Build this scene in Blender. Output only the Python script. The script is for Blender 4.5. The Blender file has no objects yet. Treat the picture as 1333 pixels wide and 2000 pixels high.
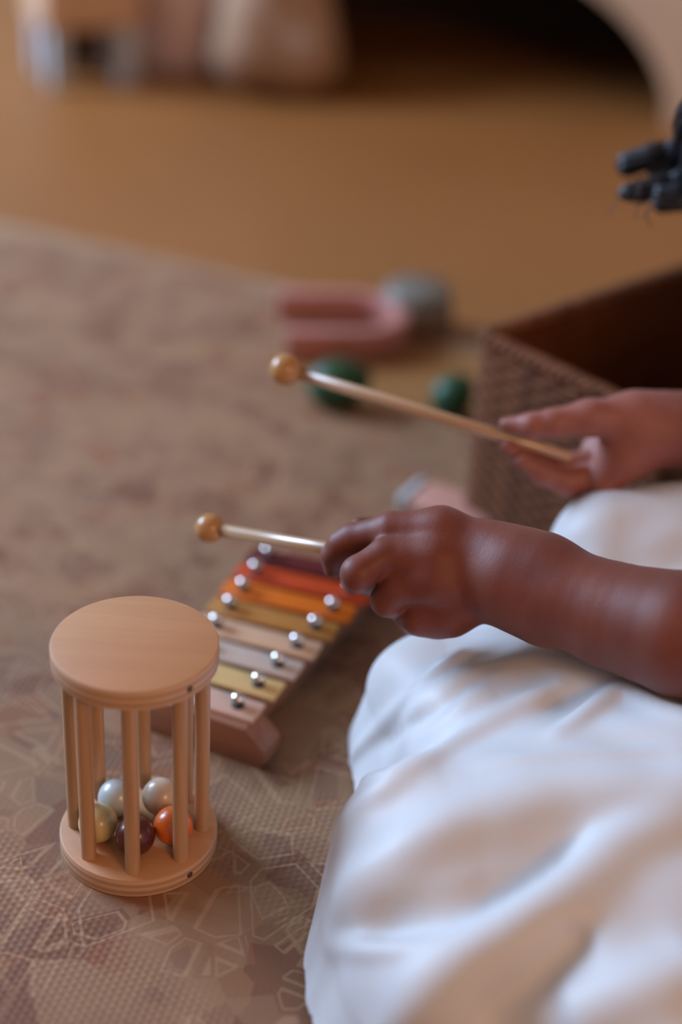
import bpy, bmesh, math, random
import numpy as np
from mathutils import Vector, Matrix

random.seed(7)
PI = math.pi
SC = bpy.context.scene
COL = SC.collection

# ------------------------------------------------------------------ camera
CAM_H, PITCH, ROLL, FPX = 0.6158, 0.5237, 0.0576, 3000.0
_fw = np.array([0.0, math.cos(PITCH), -math.sin(PITCH)])
_r0 = np.array([1.0, 0.0, 0.0])
_u0 = np.cross(_r0, _fw)
CR = math.cos(ROLL) * _r0 + math.sin(ROLL) * _u0
CU = -math.sin(ROLL) * _r0 + math.cos(ROLL) * _u0
CO = np.array([0.0, 0.0, CAM_H])

cam_d = bpy.data.cameras.new('camera')
cam_d.sensor_fit = 'VERTICAL'
cam_d.sensor_height = 36.0
cam_d.sensor_width = 24.0
cam_d.lens = FPX / 2000.0 * 36.0
cam_d.clip_start = 0.02
cam_d.dof.use_dof = True
cam_d.dof.focus_distance = 0.855
cam_d.dof.aperture_fstop = 1.7
cam = bpy.data.objects.new('camera', cam_d)
COL.objects.link(cam)
cam.matrix_world = Matrix(((CR[0], CU[0], -_fw[0], CO[0]), (CR[1], CU[1], -_fw[1], CO[1]),
                           (CR[2], CU[2], -_fw[2], CO[2]), (0, 0, 0, 1)))
SC.camera = cam

# ------------------------------------------------------------------ world, lights, exposure
world = bpy.data.worlds.new('world')
SC.world = world
world.use_nodes = True
world.node_tree.nodes['Background'].inputs[0].default_value = (0.55, 0.62, 0.75, 1)
world.node_tree.nodes['Background'].inputs[1].default_value = 0.3


def area_light(name, loc, target, size, size_y, power, color):
    d = bpy.data.lights.new(name, 'AREA')
    d.shape = 'RECTANGLE'
    d.size, d.size_y, d.energy, d.color = size, size_y, power, color
    o = bpy.data.objects.new(name, d)
    COL.objects.link(o)
    o.location = loc
    o.rotation_euler = (Vector(target) - Vector(loc)).to_track_quat('-Z', 'Y').to_euler()
    return o


area_light('window_daylight', (-2.38, 2.05, 1.45), (0.2, 0.9, 0.1), 1.5, 1.2, 205, (0.50, 0.70, 1.0))
area_light('floor_lamp_light', (1.25, -1.1, 1.35), (0.2, 0.8, 0.1), 0.6, 0.6, 23, (1.0, 0.53, 0.27))

SC.view_settings.view_transform = 'Standard'
SC.view_settings.look = 'None'
SC.view_settings.exposure = -0.2
SC.view_settings.gamma = 1.0
SC.view_settings.use_curve_mapping = False


# ------------------------------------------------------------------ helpers
def P(x, y, depth):
    """world point seen at picture position (x, y) of the 1333x2000 frame, that far along the view axis"""
    return CO + depth * (_fw + CR * (x - 666.5) / FPX - CU * (y - 1000.0) / FPX)


def tag(o, label=None, cat=None, group=None, kind=None):
    if label:
        o['label'] = label
    if cat:
        o['category'] = cat
    if group:
        o['group'] = group
    if kind:
        o['kind'] = kind
    return o


def empty(name, loc=(0, 0, 0), rz=0.0):
    o = bpy.data.objects.new(name, None)
    COL.objects.link(o)
    o.location = loc
    o.rotation_euler = (0, 0, rz)
    o.empty_display_size = 0.02
    return o


def link(name, me, mat, parent=None, smooth=True):
    if mat is not None and not me.materials:
        me.materials.append(mat)
    if smooth:
        me.polygons.foreach_set('use_smooth', [True] * len(me.polygons))
    o = bpy.data.objects.new(name, me)
    COL.objects.link(o)
    if parent is not None:
        o.parent = parent
    return o


def mesh_from_bm(name, bm):
    bmesh.ops.recalc_face_normals(bm, faces=bm.faces)
    me = bpy.data.meshes.new(name)
    bm.to_mesh(me)
    bm.free()
    return me


def box_mesh(name, sx, sy, sz, bevel=0.0, seg=2):
    """box centred in x and y, standing on z = 0"""
    bm = bmesh.new()
    bmesh.ops.create_cube(bm, size=1.0)
    for v in bm.verts:
        v.co = Vector((v.co.x * sx, v.co.y * sy, (v.co.z + 0.5) * sz))
    if bevel > 0:
        bmesh.ops.bevel(bm, geom=list(bm.edges), offset=bevel, segments=seg, profile=0.5, affect='EDGES')
    return mesh_from_bm(name, bm)


def box(name, lo, hi, mat, parent=None, bevel=0.0, seg=2):
    lo, hi = Vector(lo), Vector(hi)
    me = box_mesh(name, hi.x - lo.x, hi.y - lo.y, hi.z - lo.z, bevel, seg)
    o = link(name, me, mat, parent, smooth=bevel > 0)
    o.location = ((lo.x + hi.x) / 2, (lo.y + hi.y) / 2, lo.z)
    return o


def lathe_mesh(name, prof, n=48, close=True):
    """profile [(r, z), ...] spun about z"""
    vs, fs = [], []
    rings = []
    for r, z in prof:
        if r < 1e-6:
            rings.append([len(vs)])
            vs.append((0, 0, z))
        else:
            rings.append(list(range(len(vs), len(vs) + n)))
            vs += [(r * math.cos(2 * PI * i / n), r * math.sin(2 * PI * i / n), z) for i in range(n)]
    for a, b in zip(rings[:-1], rings[1:]):
        for i in range(n):
            j = (i + 1) % n
            if len(a) == 1 and len(b) == 1:
                continue
            if len(a) == 1:
                fs.append((a[0], b[j], b[i]))
            elif len(b) == 1:
                fs.append((a[i], a[j], b[0]))
            else:
                fs.append((a[i], a[j], b[j], b[i]))
    me = bpy.data.meshes.new(name)
    me.from_pydata(vs, [], fs)
    bm = bmesh.new()
    bm.from_mesh(me)
    bmesh.ops.recalc_face_normals(bm, faces=bm.faces)
    bm.to_mesh(me)
    bm.free()
    return me


def tube_arrays(pts, rad, n=8, closed=False, cap=True):
    pts = np.asarray(pts, float)
    m = len(pts)
    rad = np.broadcast_to(np.asarray(rad, float), (m,))
    if closed:
        tan = np.roll(pts, -1, 0) - np.roll(pts, 1, 0)
    else:
        tan = np.gradient(pts, axis=0)
    tan /= np.linalg.norm(tan, axis=1)[:, None] + 1e-12
    nrm = np.zeros_like(pts)
    ref = np.array([0, 0, 1.0]) if abs(tan[0][2]) < 0.9 else np.array([1.0, 0, 0])
    v = ref - tan[0] * (ref @ tan[0])
    nrm[0] = v / np.linalg.norm(v)
    for i in range(1, m):
        v = nrm[i - 1] - tan[i] * (nrm[i - 1] @ tan[i])
        nrm[i] = v / (np.linalg.norm(v) + 1e-12)
    bi = np.cross(tan, nrm)
    ang = np.arange(n) * 2 * PI / n
    ring = nrm[:, None, :] * np.cos(ang)[None, :, None] + bi[:, None, :] * np.sin(ang)[None, :, None]
    V = (pts[:, None, :] + ring * rad[:, None, None]).reshape(-1, 3)
    F = []
    for i in range(m if closed else m - 1):
        k = (i + 1) % m
        for j in range(n):
            l = (j + 1) % n
            F.append((i * n + j, i * n + l, k * n + l, k * n + j))
    if cap and not closed:
        F.append(tuple(range(n - 1, -1, -1)))
        F.append(tuple((m - 1) * n + j for j in range(n)))
    return V, F


def tubes_mesh(name, chains, n=8, closed=False):
    VV, FF, off = [], [], 0
    for pts, rad in chains:
        V, F = tube_arrays(pts, rad, n, closed)
        VV.append(V)
        FF += [tuple(i + off for i in f) for f in F]
        off += len(V)
    me = bpy.data.meshes.new(name)
    me.from_pydata(np.concatenate(VV).tolist(), [], FF)
    return me


def spline(pts, n):
    """Catmull-Rom through pts"""
    pts = np.asarray(pts, float)
    q = np.vstack([2 * pts[0] - pts[1], pts, 2 * pts[-1] - pts[-2]])
    out = []
    m = len(pts) - 1
    for s in np.linspace(0, m, n):
        i = min(int(s), m - 1)
        t = s - i
        a, b, c, d = q[i], q[i + 1], q[i + 2], q[i + 3]
        out.append(0.5 * ((2 * b) + (c - a) * t + (2 * a - 5 * b + 4 * c - d) * t * t + (3 * b - a - 3 * c + d) * t ** 3))
    return np.array(out)


# ------------------------------------------------------------------ implicit bodies (rounded cones blended, then skinned by surface nets)
class Prim:
    __slots__ = ('a', 'b', 'ra', 'rb', 'down', 'flare')

    def __init__(s, a, b, ra, rb=None, down=False, flare=0.0):
        s.a, s.b = np.asarray(a, float), np.asarray(b, float)
        s.ra, s.rb = ra, ra if rb is None else rb
        s.down, s.flare = down, flare

    def d(s, p):
        ab = s.b - s.a
        if s.down:       # cloth hanging straight down from the blended limb
            l2 = ab[0] ** 2 + ab[1] ** 2 + 1e-12
            t = np.clip(((p[:, 0] - s.a[0]) * ab[0] + (p[:, 1] - s.a[1]) * ab[1]) / l2, 0, 1)
            dx = p[:, 0] - s.a[0] - t * ab[0]
            dy = p[:, 1] - s.a[1] - t * ab[1]
            dz = p[:, 2] - s.a[2] - t * ab[2]
            low = np.maximum(-dz, 0)
            return np.sqrt(dx * dx + dy * dy + np.maximum(dz, 0) ** 2) - (s.ra + (s.rb - s.ra) * t) - s.flare * low
        l2 = ab @ ab + 1e-12
        t = np.clip((p - s.a) @ ab / l2, 0, 1)
        q = p - s.a - t[:, None] * ab
        return np.sqrt((q * q).sum(1)) - (s.ra + (s.rb - s.ra) * t)


def smin(a, b, k):
    h = np.maximum(k - np.abs(a - b), 0) / k
    return np.minimum(a, b) - h * h * k * 0.25


class Field:
    """groups of prims; each group blends inside itself by k_in and joins the rest by k_join"""

    def __init__(self):
        self.g = []
        self.mods = []

    def add(self, prims, k_in, k_join):
        self.g.append((prims, k_in, k_join))

    def table(self, C):
        return [np.stack([pr.d(C) for pr in g[0]]) for g in self.g]

    def near(self, tab, i, R):
        dm = min(t[:, i].min() for t in tab)
        out = []
        for g, t in zip(self.g, tab):
            lim = dm + 2 * R + max(g[1], g[2]) + 0.002
            keep = [pr for pr, dd in zip(g[0], t[:, i]) if dd < lim]
            if keep:
                out.append((keep, g[1], g[2]))
        return out

    def raw(self, p, groups=None):
        groups = self.g if groups is None else groups
        D = None
        for prims, ki, kj in groups:
            d = prims[0].d(p)
            for pr in prims[1:]:
                d = smin(d, pr.d(p), ki)
            D = d if D is None else smin(D, d, kj)
        return D

    def __call__(self, p, groups=None):
        D = self.raw(p, groups)
        for m in self.mods:
            D = D + m(p)
        return D


def skin_mesh(name, F, lo, hi, h, slack=0.0):
    B = 16
    lo = np.asarray(lo, float)
    nb = np.ceil((np.asarray(hi, float) - lo) / (B * h)).astype(int)
    R = B * h * 0.5 * math.sqrt(3) + h
    ar = np.arange(B + 2)
    gx, gy, gz = np.meshgrid(ar, ar, ar, indexing='ij')
    local = np.stack([gx, gy, gz], -1).reshape(-1, 3)
    keys, verts, quads = [], [], []
    corner = [(0, 0, 0), (1, 0, 0), (0, 1, 0), (1, 1, 0), (0, 0, 1), (1, 0, 1), (0, 1, 1), (1, 1, 1)]
    edges = [(0, 1), (2, 3), (4, 5), (6, 7), (0, 2), (1, 3), (4, 6), (5, 7), (0, 4), (1, 5), (2, 6), (3, 7)]
    S = (nb + 2) * B
    kf = lambda g: (g[..., 0].astype(np.int64) * S[1] + g[..., 1]) * S[2] + g[..., 2]
    blocks = np.stack(np.meshgrid(*[np.arange(k) for k in nb], indexing='ij'), -1).reshape(-1, 3) * B
    cen = lo + (blocks + B / 2) * h
    dcen = F(cen)
    sel = np.abs(dcen) < R + slack
    blocks, cen = blocks[sel], cen[sel]
    tab = F.table(cen)
    if True:
        if True:
            for ib, base in enumerate(blocks):
                groups = F.near(tab, ib, R)
                pts = lo + (base + local) * h
                v = F(pts, groups).reshape(B + 2, B + 2, B + 2)
                s = v < 0
                if s.all() or not s.any():
                    continue
                n1 = B + 1
                cv = np.stack([v[a:a + n1, b:b + n1, d:d + n1] for a, b, d in corner], -1)
                cs = cv < 0
                act = cs.any(-1) & ~cs.all(-1)
                act[B:, :, :] = False
                act[:, B:, :] = False
                act[:, :, B:] = False
                idx = np.argwhere(act)
                if len(idx):
                    cvv = cv[act]
                    acc = np.zeros((len(idx), 3))
                    cnt = np.zeros(len(idx))
                    for a, b in edges:
                        va, vb = cvv[:, a], cvv[:, b]
                        m = (va < 0) != (vb < 0)
                        t = np.where(m, va / np.where(m, va - vb, 1), 0)
                        ca, cb = np.array(corner[a], float), np.array(corner[b], float)
                        acc += m[:, None] * (ca + t[:, None] * (cb - ca))
                        cnt += m
                    keys.append(kf(base + idx))
                    verts.append(lo + (base + idx + acc / cnt[:, None]) * h)
                # grid edges starting at corners 1..B of this block (each edge owned once)
                sc = s[1:B + 1, 1:B + 1, 1:B + 1]
                for ax in range(3):
                    sh = [1, 1, 1]
                    sh[ax] = 2
                    s2 = s[sh[0]:sh[0] + B, sh[1]:sh[1] + B, sh[2]:sh[2] + B]
                    e = np.argwhere(sc != s2)
                    if not len(e):
                        continue
                    inside = sc[sc != s2]
                    g = base + e + 1
                    o1, o2 = [(1, 2), (2, 0), (0, 1)][ax]
                    d1 = np.zeros(3, int)
                    d1[o1] = 1
                    d2 = np.zeros(3, int)
                    d2[o2] = 1
                    q = np.stack([kf(g - d1 - d2), kf(g - d2), kf(g), kf(g - d1)], -1)
                    q[~inside] = q[~inside][:, ::-1]
                    quads.append(q)
    keys, verts, quads = np.concatenate(keys), np.concatenate(verts), np.concatenate(quads)
    order = np.argsort(keys)
    keys, verts = keys[order], verts[order]
    pos = np.clip(np.searchsorted(keys, quads), 0, len(keys) - 1)
    ok = (keys[pos] == quads).all(1)
    pos = pos[ok]
    return verts, pos


def np_mesh(name, V, Q):
    me = bpy.data.meshes.new(name)
    me.vertices.add(len(V))
    me.vertices.foreach_set('co', np.ascontiguousarray(V, dtype=np.float32).ravel())
    me.loops.add(len(Q) * 4)
    me.loops.foreach_set('vertex_index', np.ascontiguousarray(Q, dtype=np.int32).ravel())
    me.polygons.add(len(Q))
    me.polygons.foreach_set('loop_start', np.arange(0, len(Q) * 4, 4, dtype=np.int32))
    me.update(calc_edges=True)
    me.validate()
    return me


# ------------------------------------------------------------------ materials
def new_mat(name):
    m = bpy.data.materials.new(name)
    m.use_nodes = True
    nt = m.node_tree
    return m, nt, nt.nodes['Principled BSDF']


def N(nt, typ, **kw):
    n = nt.nodes.new(typ)
    for k, v in kw.items():
        if k == 'inp':
            for a, b in v.items():
                n.inputs[a].default_value = b
        else:
            setattr(n, k, v)
    return n


def ramp(nt, fac, stops, interp='LINEAR'):
    r = nt.nodes.new('ShaderNodeValToRGB')
    r.color_ramp.interpolation = interp
    while len(r.color_ramp.elements) < len(stops):
        r.color_ramp.elements.new(0.5)
    for e, (p, c) in zip(r.color_ramp.elements, stops):
        e.position = p
        e.color = (c[0], c[1], c[2], 1) if not isinstance(c, (int, float)) else (c, c, c, 1)
    nt.links.new(fac, r.inputs[0])
    return r.outputs[0]


def mix(nt, fac, a, b, mode='MIX'):
    m = nt.nodes.new('ShaderNodeMix')
    m.data_type = 'RGBA'
    m.blend_type = mode
    for sock, v in ((m.inputs[0], fac), (m.inputs[6], a), (m.inputs[7], b)):
        if isinstance(v, (int, float)):
            sock.default_value = v
        elif isinstance(v, (tuple, list)):
            sock.default_value = (v[0], v[1], v[2], 1)
        else:
            nt.links.new(v, sock)
    return m.outputs[2]


def mathn(nt, op, a, b=None, c=None, clamp=False):
    m = nt.nodes.new('ShaderNodeMath')
    m.operation = op
    m.use_clamp = clamp
    for i, v in enumerate((a, b, c)):
        if v is None:
            continue
        if isinstance(v, (int, float)):
            m.inputs[i].default_value = v
        else:
            nt.links.new(v, m.inputs[i])
    return m.outputs[0]


def coords(nt, kind='Object', scale=(1, 1, 1), rot=(0, 0, 0), loc=(0, 0, 0)):
    tc = nt.nodes.new('ShaderNodeTexCoord')
    mp = nt.nodes.new('ShaderNodeMapping')
    mp.inputs['Scale'].default_value = scale
    mp.inputs['Rotation'].default_value = rot
    mp.inputs['Location'].default_value = loc
    nt.links.new(tc.outputs[kind], mp.inputs[0])
    return mp.outputs[0]


def noise(nt, vec, scale, detail=3.0, rough=0.5, dist=0.0):
    n = N(nt, 'ShaderNodeTexNoise', inp={'Scale': scale, 'Detail': detail, 'Roughness': rough, 'Distortion': dist})
    nt.links.new(vec, n.inputs['Vector'])
    return n.outputs['Fac']


def bump(nt, bsdf, height, strength, dist):
    b = N(nt, 'ShaderNodeBump', inp={'Strength': strength, 'Distance': dist})
    nt.links.new(height, b.inputs['Height'])
    nt.links.new(b.outputs[0], bsdf.inputs['Normal'])
    return b


def simple(name, col, rough=0.5, metal=0.0, spec=0.5, var=0.08, nscale=40.0, bumpd=0.0, coat=0.0):
    m, nt, b = new_mat(name)
    v = coords(nt)
    f = noise(nt, v, nscale)
    lo = tuple(c * (1 - var) for c in col)
    hi = tuple(min(1, c * (1 + var)) for c in col)
    nt.links.new(ramp(nt, f, [(0.3, lo), (0.7, hi)]), b.inputs['Base Color'])
    b.inputs['Roughness'].default_value = rough
    b.inputs['Metallic'].default_value = metal
    b.inputs['Specular IOR Level'].default_value = spec
    b.inputs['Coat Weight'].default_value = coat
    b.inputs['Coat Roughness'].default_value = 0.12
    if bumpd > 0:
        bump(nt, b, noise(nt, v, nscale * 6), 0.4, bumpd)
    return m


def wood(name, col, col2, rough=0.45, axis='z', gscale=1.0, ply=False):
    m, nt, b = new_mat(name)
    sc = {'z': (90, 90, 5), 'x': (5, 90, 90), 'y': (90, 5, 90)}[axis]
    v = coords(nt, scale=tuple(s * gscale for s in sc))
    f = noise(nt, v, 1.0, 4, 0.55, 0.8)
    c = ramp(nt, f, [(0.32, col2), (0.6, col)])
    if ply:
        # plywood: thin veneers show as bands on the rim only
        geo = nt.nodes.new('ShaderNodeNewGeometry')
        sx = nt.nodes.new('ShaderNodeSeparateXYZ')
        nt.links.new(geo.outputs['Normal'], sx.inputs[0])
        side = mathn(nt, 'LESS_THAN', mathn(nt, 'ABSOLUTE', sx.outputs[2]), 0.5)
        tc = coords(nt)
        sz = nt.nodes.new('ShaderNodeSeparateXYZ')
        nt.links.new(tc, sz.inputs[0])
        w = mathn(nt, 'SINE', mathn(nt, 'MULTIPLY', sz.outputs[2], 2 * PI / 0.0046))
        bands = ramp(nt, mathn(nt, 'MULTIPLY_ADD', w, 0.5, 0.5), [(0.35, (0.33, 0.19, 0.115)), (0.65, (0.56, 0.38, 0.25))])
        c = mix(nt, side, c, mix(nt, 0.55, c, bands))
    nt.links.new(c, b.inputs['Base Color'])
    b.inputs['Roughness'].default_value = rough
    bump(nt, b, f, 0.15, 0.0004)
    return m


M = {}
M['rattle_top'] = wood('beech_disc', (0.51, 0.25, 0.115), (0.455, 0.215, 0.093), 0.5, 'x', 0.9, ply=True)
M['rod'] = wood('beech_rod', (0.49, 0.275, 0.145), (0.37, 0.195, 0.095), 0.42, 'z')
M['xylo_wood'] = wood('reddish_wood', (0.30, 0.125, 0.068), (0.22, 0.088, 0.045), 0.5, 'x', 0.7)
M['mallet_wood'] = wood('mallet_wood', (0.44, 0.215, 0.075), (0.36, 0.165, 0.05), 0.25, 'z', 0.8)
M['shaft_wood'] = wood('shaft_wood', (0.47, 0.27, 0.14), (0.39, 0.21, 0.10), 0.32, 'z', 0.8)
M['shaft_wood'].node_tree.nodes['Principled BSDF'].inputs['Coat Weight'].default_value = 0.9
M['shaft_wood'].node_tree.nodes['Principled BSDF'].inputs['Coat Roughness'].default_value = 0.28
M['shaft_wood'].node_tree.nodes['Principled BSDF'].inputs['Specular IOR Level'].default_value = 0.8
M['pin'] = simple('dark_pin', (0.07, 0.035, 0.022), 0.5)
M['steel'] = simple('steel', (0.72, 0.70, 0.68), 0.16, 1.0)
M['rubber'] = simple('rubber_washer', (0.03, 0.025, 0.022), 0.7)


# mat: printed foam with an embossed honeycomb
def mat_material():
    m, nt, b = new_mat('printed_foam')
    v = coords(nt)
    f0 = noise(nt, v, 7.0, 3, 0.55)
    base = ramp(nt, f0, [(0.36, (0.375, 0.232, 0.168)), (0.5, (0.43, 0.285, 0.2)), (0.64, (0.49, 0.345, 0.25))])
    # patchwork cells
    wv = N(nt, 'ShaderNodeTexVoronoi', inp={'Scale': 44.0, 'Randomness': 0.9})
    nt.links.new(v, wv.inputs['Vector'])
    sepc = nt.nodes.new('ShaderNodeSeparateColor')
    nt.links.new(wv.outputs['Color'], sepc.inputs[0])
    cells = ramp(nt, sepc.outputs[0], [(0.0, (0.30, 0.15, 0.10)), (0.2, (0.47, 0.32, 0.22)), (0.42, (0.40, 0.27, 0.20)),
                                      (0.6, (0.50, 0.35, 0.235)), (0.76, (0.34, 0.205, 0.155)), (0.88, (0.43, 0.205, 0.12))], 'CONSTANT')
    c = mix(nt, 0.72, base, cells)
    # second, larger tilted patchwork, only some cells printed
    v2 = coords(nt, rot=(0, 0, 0.5), loc=(0.3, 0.1, 0))
    w2 = N(nt, 'ShaderNodeTexVoronoi', inp={'Scale': 26.0, 'Randomness': 1.0}, distance='MANHATTAN')
    nt.links.new(v2, w2.inputs['Vector'])
    s2 = nt.nodes.new('ShaderNodeSeparateColor')
    nt.links.new(w2.outputs['Color'], s2.inputs[0])
    on = mathn(nt, 'GREATER_THAN', s2.outputs[1], 0.62)
    c = mix(nt, mathn(nt, 'MULTIPLY', on, 0.5), c, (0.52, 0.37, 0.25))
    # pale outlines of polygons
    for sc_, rot, wd, thr in ((44.0, 0.0, 0.045, 0.66), (22.0, 0.9, 0.030, 0.38)):
        vv = coords(nt, rot=(0, 0, rot))
        we = N(nt, 'ShaderNodeTexVoronoi', inp={'Scale': sc_, 'Randomness': 0.9}, feature='DISTANCE_TO_EDGE')
        nt.links.new(vv, we.inputs['Vector'])
        wc = N(nt, 'ShaderNodeTexVoronoi', inp={'Scale': sc_, 'Randomness': 0.9})
        nt.links.new(vv, wc.inputs['Vector'])
        sp = nt.nodes.new('ShaderNodeSeparateColor')
        nt.links.new(wc.outputs['Color'], sp.inputs[0])
        pr = mathn(nt, 'GREATER_THAN', sp.outputs[2], thr)
        d = we.outputs['Distance']
        line = mathn(nt, 'MULTIPLY', mathn(nt, 'GREATER_THAN', d, 0.06), mathn(nt, 'LESS_THAN', d, 0.06 + wd))
        line = mathn(nt, 'MULTIPLY', mathn(nt, 'MULTIPLY', line, pr), 0.62)
        c = mix(nt, line, c, (0.66, 0.5, 0.37))
    # plain ochre field of the print (far side)
    sx = nt.nodes.new('ShaderNodeSeparateXYZ')
    nt.links.new(v, sx.inputs[0])
    dx = mathn(nt, 'DIVIDE', mathn(nt, 'SUBTRACT', sx.outputs[0], -0.22), 0.15)
    dy = mathn(nt, 'DIVIDE', mathn(nt, 'SUBTRACT', sx.outputs[1], 0.44), 0.085)
    rr = mathn(nt, 'SQRT', mathn(nt, 'ADD', mathn(nt, 'MULTIPLY', dx, dx), mathn(nt, 'MULTIPLY', dy, dy)))
    rr = mathn(nt, 'ADD', rr, mathn(nt, 'MULTIPLY', mathn(nt, 'SUBTRACT', noise(nt, v, 9.0), 0.5), 0.9))
    och = ramp(nt, rr, [(0.75, 1.0), (1.0, 0.0)])
    c = mix(nt, och, c, (0.52, 0.29, 0.11))
    c = mix(nt, mathn(nt, 'MULTIPLY', mathn(nt, 'GREATER_THAN', sx.outputs[1], 0.572), 0.6), c, (0.62, 0.50, 0.40))   # pale border
    c = mix(nt, 1.0, c, (0.56, 0.435, 0.33), 'MULTIPLY')
    nt.links.new(c, b.inputs['Base Color'])
    b.inputs['Roughness'].default_value = 0.62
    b.inputs['Specular IOR Level'].default_value = 0.35
    # honeycomb relief: three cosine waves at 60 degrees
    k = 2 * PI / 0.0041
    tot = None
    for a in (0.2, 0.2 + PI / 3, 0.2 + 2 * PI / 3):
        dd = mathn(nt, 'ADD', mathn(nt, 'MULTIPLY', sx.outputs[0], math.cos(a) * k), mathn(nt, 'MULTIPLY', sx.outputs[1], math.sin(a) * k))
        cs = mathn(nt, 'COSINE', dd)
        tot = cs if tot is None else mathn(nt, 'ADD', tot, cs)
    # the emboss shows in broad bands, elsewhere the foam is smooth
    band = mathn(nt, 'SINE', mathn(nt, 'ADD', mathn(nt, 'MULTIPLY', mathn(nt, 'ADD', mathn(nt, 'MULTIPLY', sx.outputs[0], 0.35), sx.outputs[1]), 36.0), 2.6))
    msk = ramp(nt, mathn(nt, 'MULTIPLY_ADD', band, 0.5, 0.5), [(0.25, 0.12), (0.55, 1.0)])
    bump(nt, b, mathn(nt, 'MULTIPLY', mathn(nt, 'MULTIPLY', tot, -1.0), msk), 0.22, 0.0006)
    return m


M['mat'] = mat_material()


def floor_material():
    m, nt, b = new_mat('cork_floor')
    v = coords(nt)
    f = noise(nt, v, 2.2, 4, 0.6)
    g = noise(nt, v, 60.0, 3, 0.6)
    c = ramp(nt, f, [(0.3, (0.40, 0.215, 0.085)), (0.7, (0.49, 0.275, 0.12))])
    c = mix(nt, 0.25, c, ramp(nt, g, [(0.35, (0.32, 0.16, 0.06)), (0.65, (0.52, 0.31, 0.15))]))
    c = mix(nt, 1.0, c, (0.61, 0.40, 0.21), 'MULTIPLY')
    nt.links.new(c, b.inputs['Base Color'])
    b.inputs['Roughness'].default_value = 0.5
    bump(nt, b, g, 0.1, 0.0005)
    return m


M['floor'] = floor_material()
M['wall'] = simple('plaster', (0.62, 0.50, 0.38), 0.85, var=0.04, nscale=3)
M['white_paint'] = simple('white_paint', (0.72, 0.71, 0.70), 0.5, var=0.03)

# ------------------------------------------------------------------ the room
def struct(o):
    return tag(o, kind='structure')


struct(box('floor', (-2.5, -1.6, -0.1), (2.6, 3.8, 0.0), M['floor']))
struct(box('ceiling', (-2.5, -1.6, 2.5), (2.6, 3.8, 2.6), M['wall']))
struct(box('wall_back', (-2.5, 3.8, 0), (2.6, 3.9, 2.5), M['wall']))
struct(box('wall_right', (2.6, -1.6, 0), (2.7, 3.8, 2.5), M['wall']))
struct(box('wall_front', (-2.5, -1.7, 0), (2.6, -1.6, 2.5), M['wall']))
wl = empty('wall_left')
struct(wl)
WY0, WY1, WZ0, WZ1 = 1.25, 2.85, 0.8, 2.1
for lo, hi in (((-2.6, -1.6, 0), (-2.5, WY0, 2.5)), ((-2.6, WY1, 0), (-2.5, 3.8, 2.5)),
               ((-2.6, WY0, 0), (-2.5, WY1, WZ0)), ((-2.6, WY0, WZ1), (-2.5, WY1, 2.5))):
    box('wall_section', lo, hi, M['wall'], wl)
w1 = empty('window_1')
struct(w1)
for lo, hi in (((-2.58, WY0, WZ0), (-2.5, WY0 + .06, WZ1)), ((-2.58, WY1 - .06, WZ0), (-2.5, WY1, WZ1)),
               ((-2.58, WY0, WZ0), (-2.5, WY1, WZ0 + .06)), ((-2.58, WY0, WZ1 - .06), (-2.5, WY1, WZ1)),
               ((-2.57, 2.02, WZ0), (-2.51, 2.08, WZ1))):
    box('window_frame', lo, hi, M['white_paint'], w1, 0.004)
struct(box('baseboard_back', (-2.5, 3.785, 0), (2.6, 3.8, 0.09), M['white_paint']))

# play mat, turned on the floor
MAT_A = math.radians(-23)
mc = np.array([0.1, 0.83])


def mat_obj():
    me = box_mesh('play_mat', 2.4, 1.19, 0.008, 0.003, 2)
    o = link('play_mat', me, M['mat'], smooth=False)
    o.location = (mc[0], mc[1], -0.008)
    o.rotation_euler = (0, 0, MAT_A)
    return o


bpy.data.objects['floor'].location.z -= 0.008
mat_o = tag(mat_obj(), 'dusty pink and beige printed foam play mat with embossed honeycomb and pale polygon outlines', 'mat')

# ------------------------------------------------------------------ basket
def rounded_rect(lx, ly, r, step):
    """closed path of a rounded rectangle with corners at (0,0) and (lx,ly); returns points and outward normals"""
    pts, nor = [], []
    for cx, cy, a0 in ((lx - r, r, -PI / 2), (lx - r, ly - r, 0), (r, ly - r, PI / 2), (r, r, PI)):
        for i in range(5):
            a = a0 + i * PI / 8
            pts.append((cx + r * math.cos(a), cy + r * math.sin(a)))
    pts = np.array(pts + [pts[0]])
    seg = np.linalg.norm(np.diff(pts, axis=0), axis=1)
    L = np.concatenate([[0], np.cumsum(seg)])
    n = int(round(L[-1] / step / 8)) * 8
    s = np.linspace(0, L[-1], n, endpoint=False)
    q = np.stack([np.interp(s, L, pts[:, 0]), np.interp(s, L, pts[:, 1])], 1)
    t = np.roll(q, -1, 0) - np.roll(q, 1, 0)
    t /= np.linalg.norm(t, axis=1)[:, None]
    return q, np.stack([t[:, 1], -t[:, 0]], 1), n


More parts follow.
